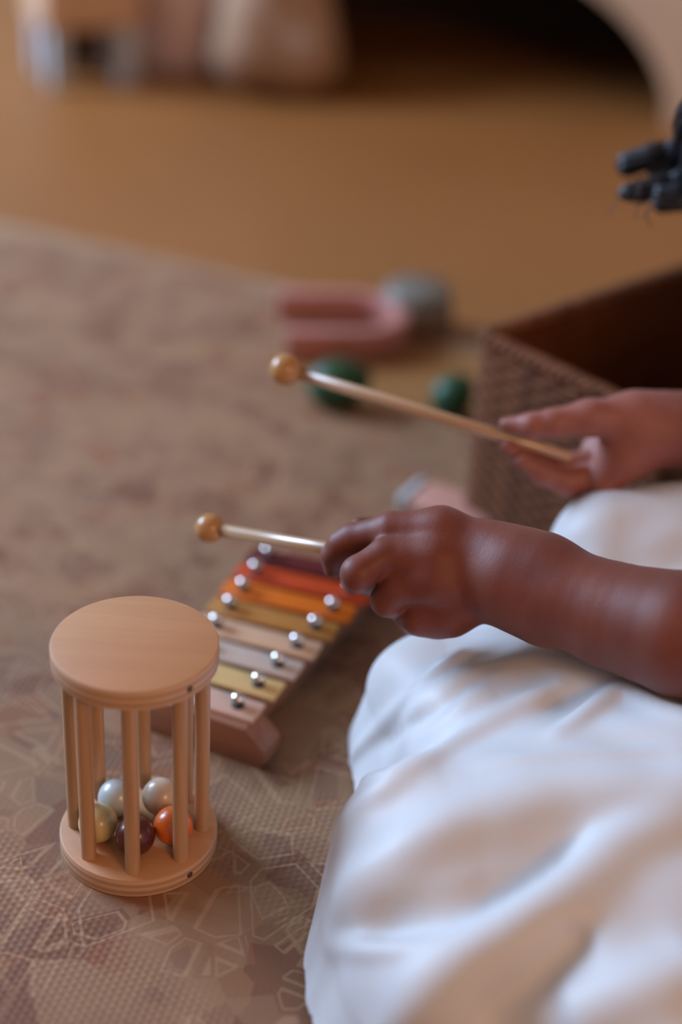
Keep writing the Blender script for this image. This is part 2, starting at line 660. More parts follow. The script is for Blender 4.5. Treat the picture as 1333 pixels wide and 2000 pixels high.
def make_basket():
    M['wicker'] = simple('brown_wicker', (0.150, 0.056, 0.024), 0.75, spec=0.2, var=0.4, nscale=90, bumpd=0.0008)
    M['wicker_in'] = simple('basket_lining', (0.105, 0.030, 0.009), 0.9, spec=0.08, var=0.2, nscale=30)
    # local frame: x along the wall facing the hands, y along the wall running away
    root = empty('storage_basket', (0.0985, 1.0715, 0.0), math.atan2(-0.735, 0.68))
    tag(root, 'brown woven wicker storage basket, open and dark inside, behind the far hand', 'basket')
    LX, LY, HT = 0.18, 0.40, 0.157
    q, nor, n = rounded_rect(LX, LY, 0.008, 0.0027)
    rows = 25
    pitch = HT / rows
    ph = np.arange(n) * 2 * PI / 8.0
    meshes = []
    for par in (0, 1):
        off = 0.0019 * np.cos(ph + par * PI)
        pts = np.concatenate([q + nor * off[:, None], np.zeros((n, 1))], 1)
        meshes.append(tubes_mesh('weave_row', [(pts, pitch * 0.56)], n=6, closed=True))
    for j in range(rows):
        o = link('weave_row', meshes[j % 2], M['wicker'], root)
        o.location.z = (j + 0.5) * pitch
    # upright stakes
    st = lathe_mesh('stake', [(0, 0), (0.0017, 0), (0.0017, HT), (0, HT)], 6)
    for i in range(0, n, 8):
        o = link('stake', st, M['wicker'], root)
        o.location = (q[i, 0], q[i, 1], 0)
    # plaited rim: two strands wound round each other
    for par in (0, 1):
        a = np.arange(n) * 2 * PI / 6.0 + par * PI
        pts = np.concatenate([q + nor * (0.003 * np.cos(a))[:, None], (HT + 0.003 * np.sin(a))[:, None]], 1)
        link('rim_strand', tubes_mesh('rim_strand', [(pts, 0.004)], n=6, closed=True), M['wicker'], root)
    # lining: thin walls and base
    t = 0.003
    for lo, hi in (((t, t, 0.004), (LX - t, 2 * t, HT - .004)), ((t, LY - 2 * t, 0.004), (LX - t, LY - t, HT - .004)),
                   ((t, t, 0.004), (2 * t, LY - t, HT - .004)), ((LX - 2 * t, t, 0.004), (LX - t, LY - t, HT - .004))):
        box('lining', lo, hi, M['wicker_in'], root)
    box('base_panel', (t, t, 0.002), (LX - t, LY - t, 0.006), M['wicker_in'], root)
    return root


make_basket()


# ------------------------------------------------------------------ rattle with loose balls
RC = np.array([-0.1058, 0.6716])


def make_rattle():
    root = empty('wooden_rattle', (RC[0], RC[1], 0))
    tag(root, 'pale wooden cage rattle, round discs joined by dowels, standing on the mat', 'rattle')
    R, T = 0.045, 0.0122

    def disc(name, z):
        b = 0.0012
        prof = [(0, 0), (R - b, 0), (R - b * .3, b * .3), (R, b), (R, T - b), (R - b * .3, T - b * .3), (R - b, T), (0, T)]
        me = lathe_mesh(name, prof, 96)
        o = link(name, me, M['rattle_top'], root)
        o.location.z = z
        md = o.modifiers.new('edge', 'EDGE_SPLIT')
        md.split_angle = math.radians(40)
        return o
    disc('base_disc', 0.0)
    disc('top_disc', 0.1411 - T)
    rod = lathe_mesh('rod', [(0, 0), (0.0043, 0), (0.0043, 0.1411 - 2 * T), (0, 0.1411 - 2 * T)], 24)
    for i in range(8):
        a = math.radians(-87 + 45 * i)
        o = link('rod', rod, M['rod'], root)
        o.location = (0.0362 * math.cos(a), 0.0362 * math.sin(a), T)
        o.rotation_euler.z = i * 1.3
        o.modifiers.new('edge', 'EDGE_SPLIT')
    pin = lathe_mesh('dowel_pin', [(0, 0), (0.0019, 0), (0.0019, 0.0012), (0, 0.0013)], 16)
    for z in (0.0061, 0.1411 - 0.0061):
        a = math.radians(-43)
        o = link('dowel_pin', pin, M['pin'], root)
        o.location = ((R - 0.0009) * math.cos(a), (R - 0.0009) * math.sin(a), z)
        o.rotation_euler = (0, PI / 2, a)
        tag(o, 'dark round pin in the disc rim')
    return root


make_rattle()


def sphere_mesh(name, r, n=40):
    k = n // 2
    return lathe_mesh(name, [(max(0.0, r * math.sin(PI * i / k)) if 0 < i < k else 0.0, -r * math.cos(PI * i / k)) for i in range(k + 1)], n)


for col, lab, (x, y) in (((0.430, 0.459, 0.464), 'pale blue grey painted ball inside the rattle', (-0.0138, 0.0105)),
                         ((0.54, 0.42, 0.31), 'cream white painted ball inside the rattle, beside the pale blue one', (0.0112, 0.0135)),
                         ((0.56, 0.42, 0.19), 'pale yellow painted ball inside the rattle, behind a dowel', (-0.0212, -0.0120)),
                         ((0.09, 0.014, 0.010), 'dark maroon painted ball inside the rattle', (0.0012, -0.0205)),
                         ((0.645, 0.111, 0.010), 'bright orange painted ball inside the rattle', (0.0212, -0.0105))):
    m = simple('paint', col, 0.32, var=0.03, coat=0.25)
    me = sphere_mesh('ball', 0.0111)
    o = link('ball', me, m)
    o.location = (RC[0] + x, RC[1] + y, 0.0122 + 0.0111)
    tag(o, lab, 'ball', 'loose balls in the rattle')


# ------------------------------------------------------------------ toy xylophone
def make_xylophone():
    ang = math.radians(-20.5)
    root = empty('toy_xylophone', (0, 0, 0))
    tag(root, 'small toy xylophone with eight coloured bars on a reddish wooden frame', 'xylophone')
    ux = np.array([math.cos(ang), math.sin(ang)])      # along a bar
    uy = np.array([-ux[1], ux[0]])                     # from bar to bar
    right0, right_d = np.array([-0.0572, 0.7669]), np.array([0.01106, 0.02284])
    left0, left_d = np.array([-0.1005, 0.7843]), np.array([0.00712, 0.02302])
    cols = [((0.54, 0.35, 0.27), 'pale pink bar'), ((0.57, 0.39, 0.17), 'pale yellow bar'), ((0.47, 0.37, 0.31), 'pale grey bar'),
            ((0.54, 0.335, 0.21), 'pale peach bar'), ((0.40, 0.165, 0.035), 'ochre bar'), ((0.62, 0.125, 0.003), 'orange bar'),
            ((0.48, 0.045, 0.004), 'red orange bar'), ((0.10, 0.006, 0.006), 'dark maroon bar')]
    BW, BT, ZB = 0.0202, 0.003, 0.0265
    bolt = lathe_mesh('bolt', [(0, 0), (0.0018, 0), (0.0018, 0.0042), (0.0038, 0.0045), (0.0046, 0.0062), (0.0040, 0.0080), (0.0022, 0.0092), (0, 0.0096)], 24)
    wash = lathe_mesh('washer', [(0.0014, 0), (0.0040, 0), (0.0042, 0.0007), (0.0040, 0.0013), (0.0014, 0.0013)], 20)
    for i, (col, lab) in enumerate(cols):
        r, l = right0 + right_d * i, left0 + left_d * i
        L = np.linalg.norm(r - l) + 0.030
        c = (r + l) / 2
        m = simple('bar_paint', col, 0.55, var=0.03, spec=0.25)
        me = box_mesh('bar', L, BW, BT, 0.0012, 2)
        o = link('bar', me, m, root)
        o.location = (c[0], c[1], ZB)
        o.rotation_euler.z = math.atan2((r - l)[1], (r - l)[0])
        tag(o, lab)
        for p in (r, l):
            w = link('washer', wash, M['rubber'], root)
            w.location = (p[0], p[1], ZB + BT)
            q = link('bolt', bolt, M['steel'], root)
            q.location = (p[0], p[1], ZB + BT)
    # side rails under the bolts, end blocks across
    for p0, d, name in ((right0, right_d, 'side_rail'), (left0, left_d, 'side_rail')):
        a, b = p0 - d * 0.28, p0 + d * 7.6
        v = b - a
        me = box_mesh('side_rail', np.linalg.norm(v), 0.013, 0.0195, 0.0015, 2)
        o = link(name, me, M['xylo_wood'], root)
        c = (a + b) / 2
        o.location = (c[0], c[1], 0.006)
        o.rotation_euler.z = math.atan2(v[1], v[0])

    def end_block(name, c, L, wid, ht):
        bm = bmesh.new()
        prof = [(-L / 2, 0), (L / 2 - 0.004, 0), (L / 2, 0.004), (L / 2, ht * 0.55), (L / 2 - 0.014, ht), (-L / 2 + 0.014, ht), (-L / 2, ht * 0.55), (-L / 2, 0.004), (-L / 2 + .004, 0)]
        prof[0] = (-L / 2 + 0.004, 0)
        prof = prof[:-1]
        f = bm.faces.new([bm.verts.new((x, -wid / 2, z)) for x, z in prof])
        r = bmesh.ops.extrude_face_region(bm, geom=[f])
        bmesh.ops.translate(bm, verts=[g for g in r['geom'] if isinstance(g, bmesh.types.BMVert)], vec=(0, wid, 0))
        bmesh.ops.recalc_face_normals(bm, faces=bm.faces)
        bmesh.ops.bevel(bm, geom=list(bm.edges), offset=0.0012, segments=2, profile=0.5, affect='EDGES')
        o = link(name, mesh_from_bm(name, bm), M['xylo_wood'], root)
        o.location = (c[0], c[1], 0)
        o.rotation_euler.z = math.radians(-24)
    end_block('end_block', np.array([-0.0750, 0.7690]), 0.090, 0.022, 0.027)
    end_block('end_block', np.array([-0.0075, 0.9530]), 0.094, 0.020, 0.0245)


make_xylophone()


# ------------------------------------------------------------------ mallets
def make_mallet(head, end, rh, rs, label):
    head, end = np.asarray(head), np.asarray(end)
    v = end - head
    L = np.linalg.norm(v)
    root = empty('mallet')
    root.location = head
    root.rotation_mode = 'QUATERNION'
    root.rotation_quaternion = Vector(v).to_track_quat('Z', 'Y')
    tag(root, label, 'mallet', 'pair of xylophone mallets')
    prof = [(max(0, rh * math.sin(PI * i / 24)) if 0 < i < 24 else 0, -rh * math.cos(PI * i / 24)) for i in range(25)]
    link('mallet_head', lathe_mesh('mallet_head', prof, 48), M['mallet_wood'], root)
    link('shaft', lathe_mesh('shaft', [(0, rh * .5), (rs, rh * .5), (rs, L - .002), (rs * .6, L), (0, L)], 24), M['shaft_wood'], root)
    return root


NEAR_END = P(812, 1101, 0.886)
make_mallet(P(410, 1032, 0.945), NEAR_END, 0.0092, 0.0041, 'wooden ball-headed mallet held in the near fist above the xylophone')
FAR_END = P(1118, 894, 0.985)
make_mallet(P(558, 722, 0.985), FAR_END, 0.0103, 0.0040, 'wooden ball-headed mallet pinched by the far hand beside the basket')


# ------------------------------------------------------------------ toys behind
def fl(x, y, z=0.0):
    d = _fw + CR * (x - 666.5) / FPX - CU * (y - 1000.0) / FPX
    return CO + d * ((z - CO[2]) / d[2])


def make_arch_toy():
    """U-shaped pink wooden arch lying on its side, open end to the left"""
    m = simple('pink_paint', (0.43, 0.175, 0.145), 0.5, var=0.06, nscale=30)
    bm = bmesh.new()
    ro, ri, L, ht = 0.056, 0.041, 0.072, 0.031
    out = [(-L, ro)] + [(ro * math.sin(a), ro * math.cos(a)) for a in np.linspace(0, PI, 24)] + [(-L, -ro)]
    inn = [(-L, -ri)] + [(ri * math.sin(a), ri * math.cos(a)) for a in np.linspace(PI, 0, 24)] + [(-L, ri)]
    f = bm.faces.new([bm.verts.new((x, y, 0)) for x, y in out + inn])
    r = bmesh.ops.extrude_face_region(bm, geom=[f])
    bmesh.ops.translate(bm, verts=[g for g in r['geom'] if isinstance(g, bmesh.types.BMVert)], vec=(0, 0, ht))
    bmesh.ops.recalc_face_normals(bm, faces=bm.faces)
    sharp = [e for e in bm.edges if len(e.link_faces) == 2 and e.calc_face_angle() > 0.6]
    bmesh.ops.bevel(bm, geom=sharp, offset=0.002, segments=2, profile=0.5, affect='EDGES')
    o = link('wooden_arch', mesh_from_bm('wooden_arch', bm), m)
    c = fl(688, 662)
    o.location = (c[0], c[1], 0)
    o.rotation_euler.z = math.radians(8)
    return tag(o, 'pink painted wooden arch toy lying on its side on the mat', 'toy')


make_arch_toy()


def egg(center, r, L, yaw, tilt, label):
    m = M.get('green') or simple('green_paint', (0.008, 0.062, 0.022), 0.5, var=0.1)
    M['green'] = m
    prof = []
    for i in range(25):
        a = PI * i / 24
        z = -math.cos(a) * L / 2
        rr = r * math.sin(a) * (1 - 0.18 * z / (L / 2))
        prof.append((rr if 0 < i < 24 else 0, z))
    me = lathe_mesh('shaker_egg', prof, 32)
    o = link('shaker_egg', me, m)
    o.rotation_euler = (0, tilt, yaw)
    o.location = (center[0], center[1], r * 1.0)
    return tag(o, label, 'toy', 'green shaker eggs')


c = fl(664, 752, 0.02)
egg(c, 0.022, 0.060, math.radians(20), math.radians(84), 'dark green shaker egg lying in front of the pink arch toy')
c = fl(888, 768, 0.02)
egg(c, 0.019, 0.046, math.radians(50), math.radians(70), 'bright green shaker egg lying beside the basket corner')


def make_jar():
    m, nt, b = new_mat('frosted_plastic')
    v = coords(nt)
    f = noise(nt, v, 60)
    nt.links.new(ramp(nt, f, [(0.3, (0.20, 0.18, 0.15)), (0.7, (0.28, 0.25, 0.205))]), b.inputs['Base Color'])
    b.inputs['Roughness'].default_value = 0.3
    b.inputs['Transmission Weight'].default_value = 0.3
    c = fl(786, 655)
    root = empty('toy_drum', (c[0] + 0.014, c[1] + 0.030, 0))
    tag(root, 'small pale grey drum-like toy with darker band behind the pink arch', 'toy')
    R, Ht = 0.036, 0.042
    link('shell', lathe_mesh('shell', [(0, .001), (R * .96, .001), (R, .004), (R, Ht * .55), (R * .98, Ht * .58), (R * .97, Ht * .9), (R * .9, Ht * .97), (0, Ht)], 48), m, root)
    link('band', lathe_mesh('band', [(R * .99, .0015), (R * 1.025, .003), (R * 1.025, .018), (R * .99, .019)], 48), simple('brown_band', (0.20, 0.10, 0.06), 0.6), root)


make_jar()


def make_clapper():
    pm = simple('pink_wood', (0.52, 0.24, 0.18), 0.5)
    wm = simple('pale_blue_paint', (0.42, 0.45, 0.47), 0.4)
    c = fl(864, 996)
    root = empty('wooden_clapper', (c[0], c[1], 0), math.radians(-28))
    tag(root, 'flat pink wooden toy with a pale blue end behind the near fist', 'toy')
    box('body', (-0.022, -0.02, 0), (0.05, 0.02, 0.012), pm, root, 0.003)
    box('end_cap', (-0.032, -0.02, 0), (-0.0222, 0.02, 0.013), wm, root, 0.003)


make_clapper()


# ------------------------------------------------------------------ furniture at the back
def make_bench():
    m = simple('tan_panel', (0.50, 0.33, 0.21), 0.6, var=0.1, nscale=8)
    dk = simple('inside_shade', (0.035, 0.018, 0.010), 0.8)  # shade inside the bench, put into the back panel's colour
    A, B = fl(680, 165, -.008)[:2], fl(1333, 250, -.008)[:2]
    d = (B - A) / np.linalg.norm(B - A)
    c = A + (B - A) * ((750 - 680) / 653.0)
    root = empty('arched_bench', (c[0], c[1], -0.008), math.atan2(d[1], d[0]))
    tag(root, 'tan bench with a wide dark arched opening at the top of the picture', 'bench')
    a, h, T, HT = 0.44, 0.25, 0.03, 0.40
    x0, x1 = -0.56, 0.80
    bm = bmesh.new()
    arch = [(a * math.copysign(abs(math.cos(t)) ** 1.0, math.cos(t)), h * abs(math.sin(t)) ** 1.0) for t in np.linspace(0, PI, 33)]
    outl = [(x0, 0), (x0, HT), (x1, HT), (x1, 0)] + arch
    f = bm.faces.new([bm.verts.new((x, 0, z)) for x, z in outl])
    r = bmesh.ops.extrude_face_region(bm, geom=[f])
    bmesh.ops.translate(bm, verts=[g for g in r['geom'] if isinstance(g, bmesh.types.BMVert)], vec=(0, T, 0))
    link('front_panel', mesh_from_bm('front_panel', bm), m, root, smooth=False)
    box('side_panel', (x0, T, 0), (x0 + .03, 0.5, HT), m, root)
    box('side_panel', (x1 - .03, T, 0), (x1, 0.5, HT), m, root)
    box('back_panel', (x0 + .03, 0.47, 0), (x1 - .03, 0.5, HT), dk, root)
    box('seat_board', (x0 - .01, -0.01, HT), (x1 + .01, 0.51, HT + 0.03), m, root, 0.004)


make_bench()


def make_stool():
    tan = simple('stool_top', (0.60, 0.37, 0.23), 0.5, var=0.1, nscale=12)
    A, B = fl(112, 170, -.008), fl(250, 162, -.008)
    d = (B - A)
    root = empty('low_stool', ((A[0] + B[0]) / 2, (A[1] + B[1]) / 2, -0.008), math.atan2(d[1], d[0]))
    tag(root, 'low stool with tan top and pale blue white legs, top left', 'stool')
    w = np.linalg.norm(d[:2])
    lm = simple('pale_leg', (0.50, 0.53, 0.56), 0.45)
    for x in (-w / 2, w / 2):
        for y in (0.0, 0.09):
            box('leg', (x - .014, y - .014, 0), (x + .014, y + .014, 0.10), lm, root, 0.003)
    box('apron', (-w / 2 - .02, -.018, 0.085), (w / 2 + .02, .11, 0.17), tan, root, 0.005)
    box('gap_shade_board', (-w / 2 + .014, 0.085, 0.004), (w / 2 - .014, 0.097, 0.085), simple('gap_shade', (0.07, 0.045, 0.035), 0.8), root)  # added dark sheet standing in for the shade under the stool
    box('top', (-w / 2 - .035, -.03, 0.17), (w / 2 + .035, .125, 0.195), tan, root, 0.006)


make_stool()


def make_pouf():
    m = simple('mauve_fabric', (0.62, 0.45, 0.41), 0.9, var=0.12, nscale=14, bumpd=0.002)
    c = fl(352, 150, -.008)
    root = empty('floor_pouf', (c[0], c[1] + 0.07, -0.008))
    tag(root, 'mauve fabric floor pouf beside the low stool', 'pouf')
    R, H_ = 0.085, 0.22
    prof = [(0, 0), (R * .85, 0.0), (R * .97, .012), (R, .04), (R * 1.03, H_ * .5), (R, H_ - .04), (R * .95, H_ - .012), (R * .8, H_), (0, H_ + .006)]
    link('body', lathe_mesh('body', prof, 64), m, root)
    pip = np.array([(R * .93 * math.cos(t), R * .93 * math.sin(t), H_ - .007) for t in np.linspace(0, 2 * PI, 64, endpoint=False)])
    link('piping', tubes_mesh('piping', [(pip, .004)], 6, True), m, root)


make_pouf()


def make_bean_bag():
    m = simple('tan_fabric', (0.34, 0.20, 0.12), 0.9, var=0.15, nscale=10, bumpd=0.003)
    c = fl(545, 168, -.008)
    F = Field()
    x, y = c[0], c[1] - 0.05
    F.add([Prim((x - .035, y, .06), (x + .035, y + .01, .055), .062, .060), Prim((x - .02, y + .03, .13), (x + .02, y + .04, .14), .062, .058),
           Prim((x - .01, y + .05, .2), (x + .0, y + .06, .22), .05, .04)], 0.05, 0.02)
    F.mods = [lambda p: 0.005 * np.sin(55 * p[:, 0] + 30 * p[:, 2]) * np.sin(40 * p[:, 2] + 20 * p[:, 0] + 25 * p[:, 1])]
    V, Q = skin_mesh('bean_bag', F, (x - .16, y - .12, -0.0075), (x + .16, y + .2, .32), 0.006, slack=0.01)
    o = link('bean_bag', np_mesh('bean_bag', V, Q), m)
    return tag(o, 'slumped tan fabric bag between the mauve pouf and the dark arch', 'cushion')


make_bean_bag()


# ------------------------------------------------------------------ person
def skin_material():
    m, nt, b = new_mat('skin')
    v = coords(nt)
    f = noise(nt, v, 26.0, 4, 0.6)
    c = ramp(nt, f, [(0.3, (0.120, 0.0215, 0.0080)), (0.55, (0.150, 0.029, 0.0108)), (0.75, (0.178, 0.038, 0.0150))])
    pd = N(nt, 'ShaderNodeVectorMath', operation='DISTANCE')
    nt.links.new(v, pd.inputs[0])
    pd.inputs[1].default_value = tuple(P(1150, 880, 0.965))
    c = mix(nt, ramp(nt, pd.outputs['Value'], [(0.045, 1.0), (0.075, 0.0)]), c, (0.28, 0.088, 0.060))   # paler palm
    nt.links.new(c, b.inputs['Base Color'])
    b.inputs['Roughness'].default_value = 0.56
    b.inputs['Specular IOR Level'].default_value = 0.45
    b.inputs['Sheen Weight'].default_value = 0.08
    b.inputs['Sheen Tint'].default_value = (0.8, 0.75, 0.75, 1)
    b.inputs['Subsurface Weight'].default_value = 0.12
    b.inputs['Subsurface Radius'].default_value = (0.006, 0.0025, 0.0015)
    b.inputs['Subsurface Scale'].default_value = 0.6
    g = N(nt, 'ShaderNodeTexVoronoi', inp={'Scale': 750.0})
    nt.links.new(v, g.inputs['Vector'])
    h2 = mathn(nt, 'ADD', mathn(nt, 'MULTIPLY', g.outputs['Distance'], 0.6), noise(nt, v, 160.0, 3, 0.6))
    bump(nt, b, h2, 0.16, 0.0005)
    return m


M['skin'] = skin_material()
M['nail'] = simple('nail', (0.50, 0.25, 0.19), 0.3, var=0.05)


def chain(nodes):
    """nodes (x, y, depth, radius in picture pixels at that depth)"""
    pr = []
    for a, b in zip(nodes[:-1], nodes[1:]):
        pr.append(Prim(P(*a[:3]), P(*b[:3]), a[3] * a[2] / FPX, b[3] * b[2] / FPX))
    return pr


def nchain(nodes):
    return chain([(x, y, d * 0.972, r) for x, y, d, r in nodes])


def wchain(nodes):
    return [Prim(a[:3], b[:3], a[3], b[3]) for a, b in zip(nodes[:-1], nodes[1:])]


SH_N, SH_F = (0.445, 0.655, 0.365), (0.445, 0.885, 0.365)
EL_N, EL_F = (0.325, 0.622, 0.165), (0.345, 0.945, 0.165)


def body_field():
    F = Field()
    wn = P(1333, 1238, 0.838 * 0.972)
    wf = P(1400, 838, 0.985)
    core = []
    core += wchain([(0.50, 0.77, 0.15, .085), (0.49, 0.77, 0.25, .080), (0.455, 0.77, 0.34, .078), (0.435, 0.77, 0.40, .040)])   # trunk
    core += wchain([(0.455, 0.70, 0.345, .05), (0.455, 0.84, 0.345, .05)])
    core += wchain([(0.435, 0.77, 0.40, .030), (0.40, 0.775, 0.46, .029)])                                                       # neck
    core += wchain([(0.395, 0.775, 0.525, .072), (0.36, 0.778, 0.53, .070)]) + wchain([(0.345, 0.778, 0.49, .050), (0.33, 0.778, 0.462, .030)])  # skull, jaw
    core += wchain([(0.287, 0.778, 0.515, .007), (0.278, 0.778, 0.492, .011)])                                                   # nose
    for s in (-1, 1):
        core += wchain([(0.385, 0.778 + s * .074, 0.515, .012), (0.38, 0.778 + s * .076, 0.495, .009)])                          # ears
    core += wchain([SH_N + (.036,), ((SH_N[0] + EL_N[0]) / 2, 0.640, 0.265, .034), EL_N + (.033,), tuple(wn) + (.0335,)])
    core += wchain([SH_F + (.036,), ((SH_F[0] + EL_F[0]) / 2, 0.925, 0.265, .034), EL_F + (.033,), tuple(wf) + (.0265,)])
    for s, hipy, knee, ank in ((-1, 0.715, (0.085, 0.612, 0.056), (0.47, 0.635, 0.030)), (1, 0.825, (0.125, 0.785, 0.048), (0.49, 0.865, 0.030))):
        core += wchain([(0.47, hipy, 0.11, .056), knee + (.040,)])
        core += wchain([(knee[0] + .03, knee[1], 0.050, .042), ((knee[0] + ank[0]) / 2, ank[1], 0.046, .038), ank + (.026,), (ank[0] + .07, ank[1], 0.022, .018)])
    F.add(core, 0.012, 0.01)
    # near forearm and hand
    F.add(nchain([(1333, 1238, .838, 124), (1200, 1203, .862, 104), (1100, 1165, .878, 96), (1010, 1130, .890, 90)]), 0.003, 0.002)
    F.add(nchain([(1060, 1112, .884, 72), (966, 1082, .898, 62)]) + nchain([(1060, 1185, .884, 72), (960, 1150, .898, 61)])
          + nchain([(966, 1085, .900, 60), (862, 1042, .906, 50), (766, 1037, .912, 38)])
          + nchain([(960, 1110, .899, 56), (850, 1092, .896, 42), (752, 1087, .899, 34)])
          + nchain([(958, 1135, .899, 56), (850, 1136, .896, 42), (772, 1150, .899, 34)])
          + nchain([(955, 1150, .903, 56), (880, 1194, .907, 46), (820, 1204, .909, 34)])
          + nchain([(925, 1165, .915, 50), (852, 1213, .915, 34)]), 0.007, 0.010)
    F.add(nchain([(766, 1037, .912, 36), (690, 1052, .923, 30), (668, 1064, .926, 28), (652, 1086, .930, 25), (652, 1110, .934, 20)]), 0.003, 0.003)    # index
    F.add(nchain([(750, 1086, .898, 34), (700, 1120, .894, 33), (697, 1128, .908, 29), (716, 1140, .930, 24)]), 0.004, 0.0025)   # middle
    F.add(nchain([(772, 1150, .899, 33), (757, 1172, .903, 31), (770, 1178, .918, 27), (795, 1170, .930, 22)]), 0.004, 0.0025)   # ring
    F.add(nchain([(820, 1204, .910, 32), (806, 1212, .922, 26), (826, 1210, .936, 22), (850, 1192, .94, 18)]), 0.004, 0.007)    # little
    F.add(nchain([(925, 1085, .925, 48), (830, 1052, .944, 36), (765, 1037, .946, 29), (703, 1030, .940, 20)]), 0.005, 0.006)    # thumb
    # far forearm and hand
    F.add(chain([(1400, 838, .985, 78), (1333, 840, .985, 75), (1255, 838, .985, 70)]), 0.003, 0.002)
    F.add(chain([(1275, 832, .985, 64), (1235, 818, .980, 48), (1152, 816, .970, 35)])
          + chain([(1270, 848, .987, 64), (1222, 888, .985, 50), (1182, 938, .987, 33)])
          + chain([(1250, 850, 1.005, 50), (1172, 912, 1.010, 32)])
          + chain([(1215, 850, 1.008, 42), (1165, 878, 1.014, 30)]), 0.009, 0.008)
    F.add(chain([(1152, 816, .970, 35), (1080, 827, .968, 28), (1040, 831, .968, 24), (990, 829, .974, 15)]), 0.004, 0.005)     # thumb
    F.add(chain([(1172, 908, 1.008, 31), (1092, 912, 1.006, 27), (1040, 896, .995, 23), (992, 872, .983, 16)]), 0.004, 0.003)   # index
    F.add(chain([(1178, 928, .995, 31), (1105, 940, .990, 26), (1062, 926, .986, 22), (1022, 900, .982, 17)]), 0.004, 0.0025)   # middle
    F.add(chain([(1180, 935, 1.002, 28), (1122, 948, 1.004, 23), (1082, 938, 1.000, 20), (1052, 918, .994, 16)]), 0.004, 0.0025)  # ring
    F.add(chain([(1186, 944, .998, 25), (1140, 956, 1.010, 20), (1108, 946, 1.010, 17), (1085, 930, 1.006, 14)]), 0.004, 0.0025)  # little
    return F


person = empty('person', (0.48, 0.77, 0.0))
tag(person, 'kneeling person in a white dress holding two mallets, dark hair locks hanging', 'person')
PINV = Matrix.Translation((-0.48, -0.77, 0.0))


def pchild(name, me, mat, smooth=True):
    o = link(name, me, mat, person, smooth)
    o.matrix_parent_inverse = PINV
    return o


BF = body_field()
V, Q = skin_mesh('body', BF, (-0.03, 0.55, 0.002), (0.60, 1.04, 0.63), 0.00135)
body = pchild('body', np_mesh('body', V, Q), M['skin'])


def nail(p, along, up, w, l):
    along, up = Vector(along).normalized(), Vector(up).normalized()
    side = along.cross(up).normalized()
    up = side.cross(along)
    bm = bmesh.new()
    bmesh.ops.create_uvsphere(bm, u_segments=16, v_segments=10, radius=1.0)
    me = mesh_from_bm('nail', bm)
    o = pchild('nail', me, M['nail'])
    o.matrix_local = Matrix.Translation(Vector(p)) @ Matrix((side * w, along * l, up * 0.0009)).transposed().to_4x4()
    return o


t0, t1 = P(1040, 832, .969), P(985, 828, .9745)
nail(P(993, 815, .974), t1 - t0, (0, -0.15, 1), 0.0042, 0.0055)
i0, i1 = P(1040, 902, .992), P(988, 872, .981)
nail(P(990, 885, .983), i1 - i0, (-0.2, 0.3, -1), 0.004, 0.005)


# ---- dress
def dress_material():
    m, nt, b = new_mat('white_cotton')
    v = coords(nt)
    f = noise(nt, v, 30, 3)
    nt.links.new(ramp(nt, f, [(0.3, (0.75, 0.745, 0.75)), (0.7, (0.79, 0.785, 0.79))]), b.inputs['Base Color'])
    b.inputs['Roughness'].default_value = 0.5
    b.inputs['Specular IOR Level'].default_value = 0.35
    b.inputs['Sheen Weight'].default_value = 0.1
    w1 = noise(nt, coords(nt, scale=(1, 1, 1)), 900, 2)
    bump(nt, b, w1, 0.12, 0.0004)
    tr = N(nt, 'ShaderNodeBsdfTranslucent', inp={'Color': (0.85, 0.78, 0.74, 1)})
    tp = N(nt, 'ShaderNodeBsdfTransparent', inp={'Color': (1, 0.97, 0.95, 1)})
    m1 = N(nt, 'ShaderNodeMixShader', inp={'Fac': 0.14})
    nt.links.new(b.outputs[0], m1.inputs[1])
    nt.links.new(tr.outputs[0], m1.inputs[2])
    m2 = N(nt, 'ShaderNodeMixShader', inp={'Fac': 0.10})
    nt.links.new(m1.outputs[0], m2.inputs[1])
    nt.links.new(tp.outputs[0], m2.inputs[2])
    nt.links.new(m2.outputs[0], nt.nodes['Material Output'].inputs['Surface'])
    return m


M['dress'] = dress_material()


class Ridge:
    def __init__(self, F, pts, amp, sig, flat=0.0):
        q = spline(np.array([trace(F, *p) for p in pts]), 26)
        self.q, self.amp, self.sig = q, amp, sig
        self.lo, self.hi = q.min(0) - 3 * sig, q.max(0) + 3 * sig

    def __call__(self, p):
        out = np.zeros(len(p))
        m = ((p > self.lo) & (p < self.hi)).all(1)
        if not m.any():
            return out
        pp = p[m]
        best = np.full(len(pp), 1e9)
        tt = np.zeros(len(pp))
        n = len(self.q)
        for i in range(n - 1):
            a, ab = self.q[i], self.q[i + 1] - self.q[i]
            t = np.clip((pp - a) @ ab / (ab @ ab + 1e-12), 0, 1)
            d = ((pp - a - t[:, None] * ab) ** 2).sum(1)
            w = d < best
            best = np.where(w, d, best)
            tt = np.where(w, (i + t) / (n - 1), tt)
        r = np.sqrt(best) / self.sig
        fade = np.clip(np.minimum(tt, 1 - tt) / 0.18, 0, 1)
        fade = 0.25 + 0.75 * fade * fade * (3 - 2 * fade)
        out[m] = -self.amp * fade / np.cosh(1.6 * r) ** 1.5
        return out


def trace(F, x, y):
    d = _fw + CR * (x - 666.5) / FPX - CU * (y - 1000.0) / FPX
    d = d / np.linalg.norm(d)
    t = 0.3
    for _ in range(80):
        s = F.raw((CO + d * t)[None])[0]
        t += s * 0.7
        if s < 2e-4:
            break
    p = CO + d * t
    if p[2] < 0:
        p = CO + d * (-CO[2] / d[2])
    return p


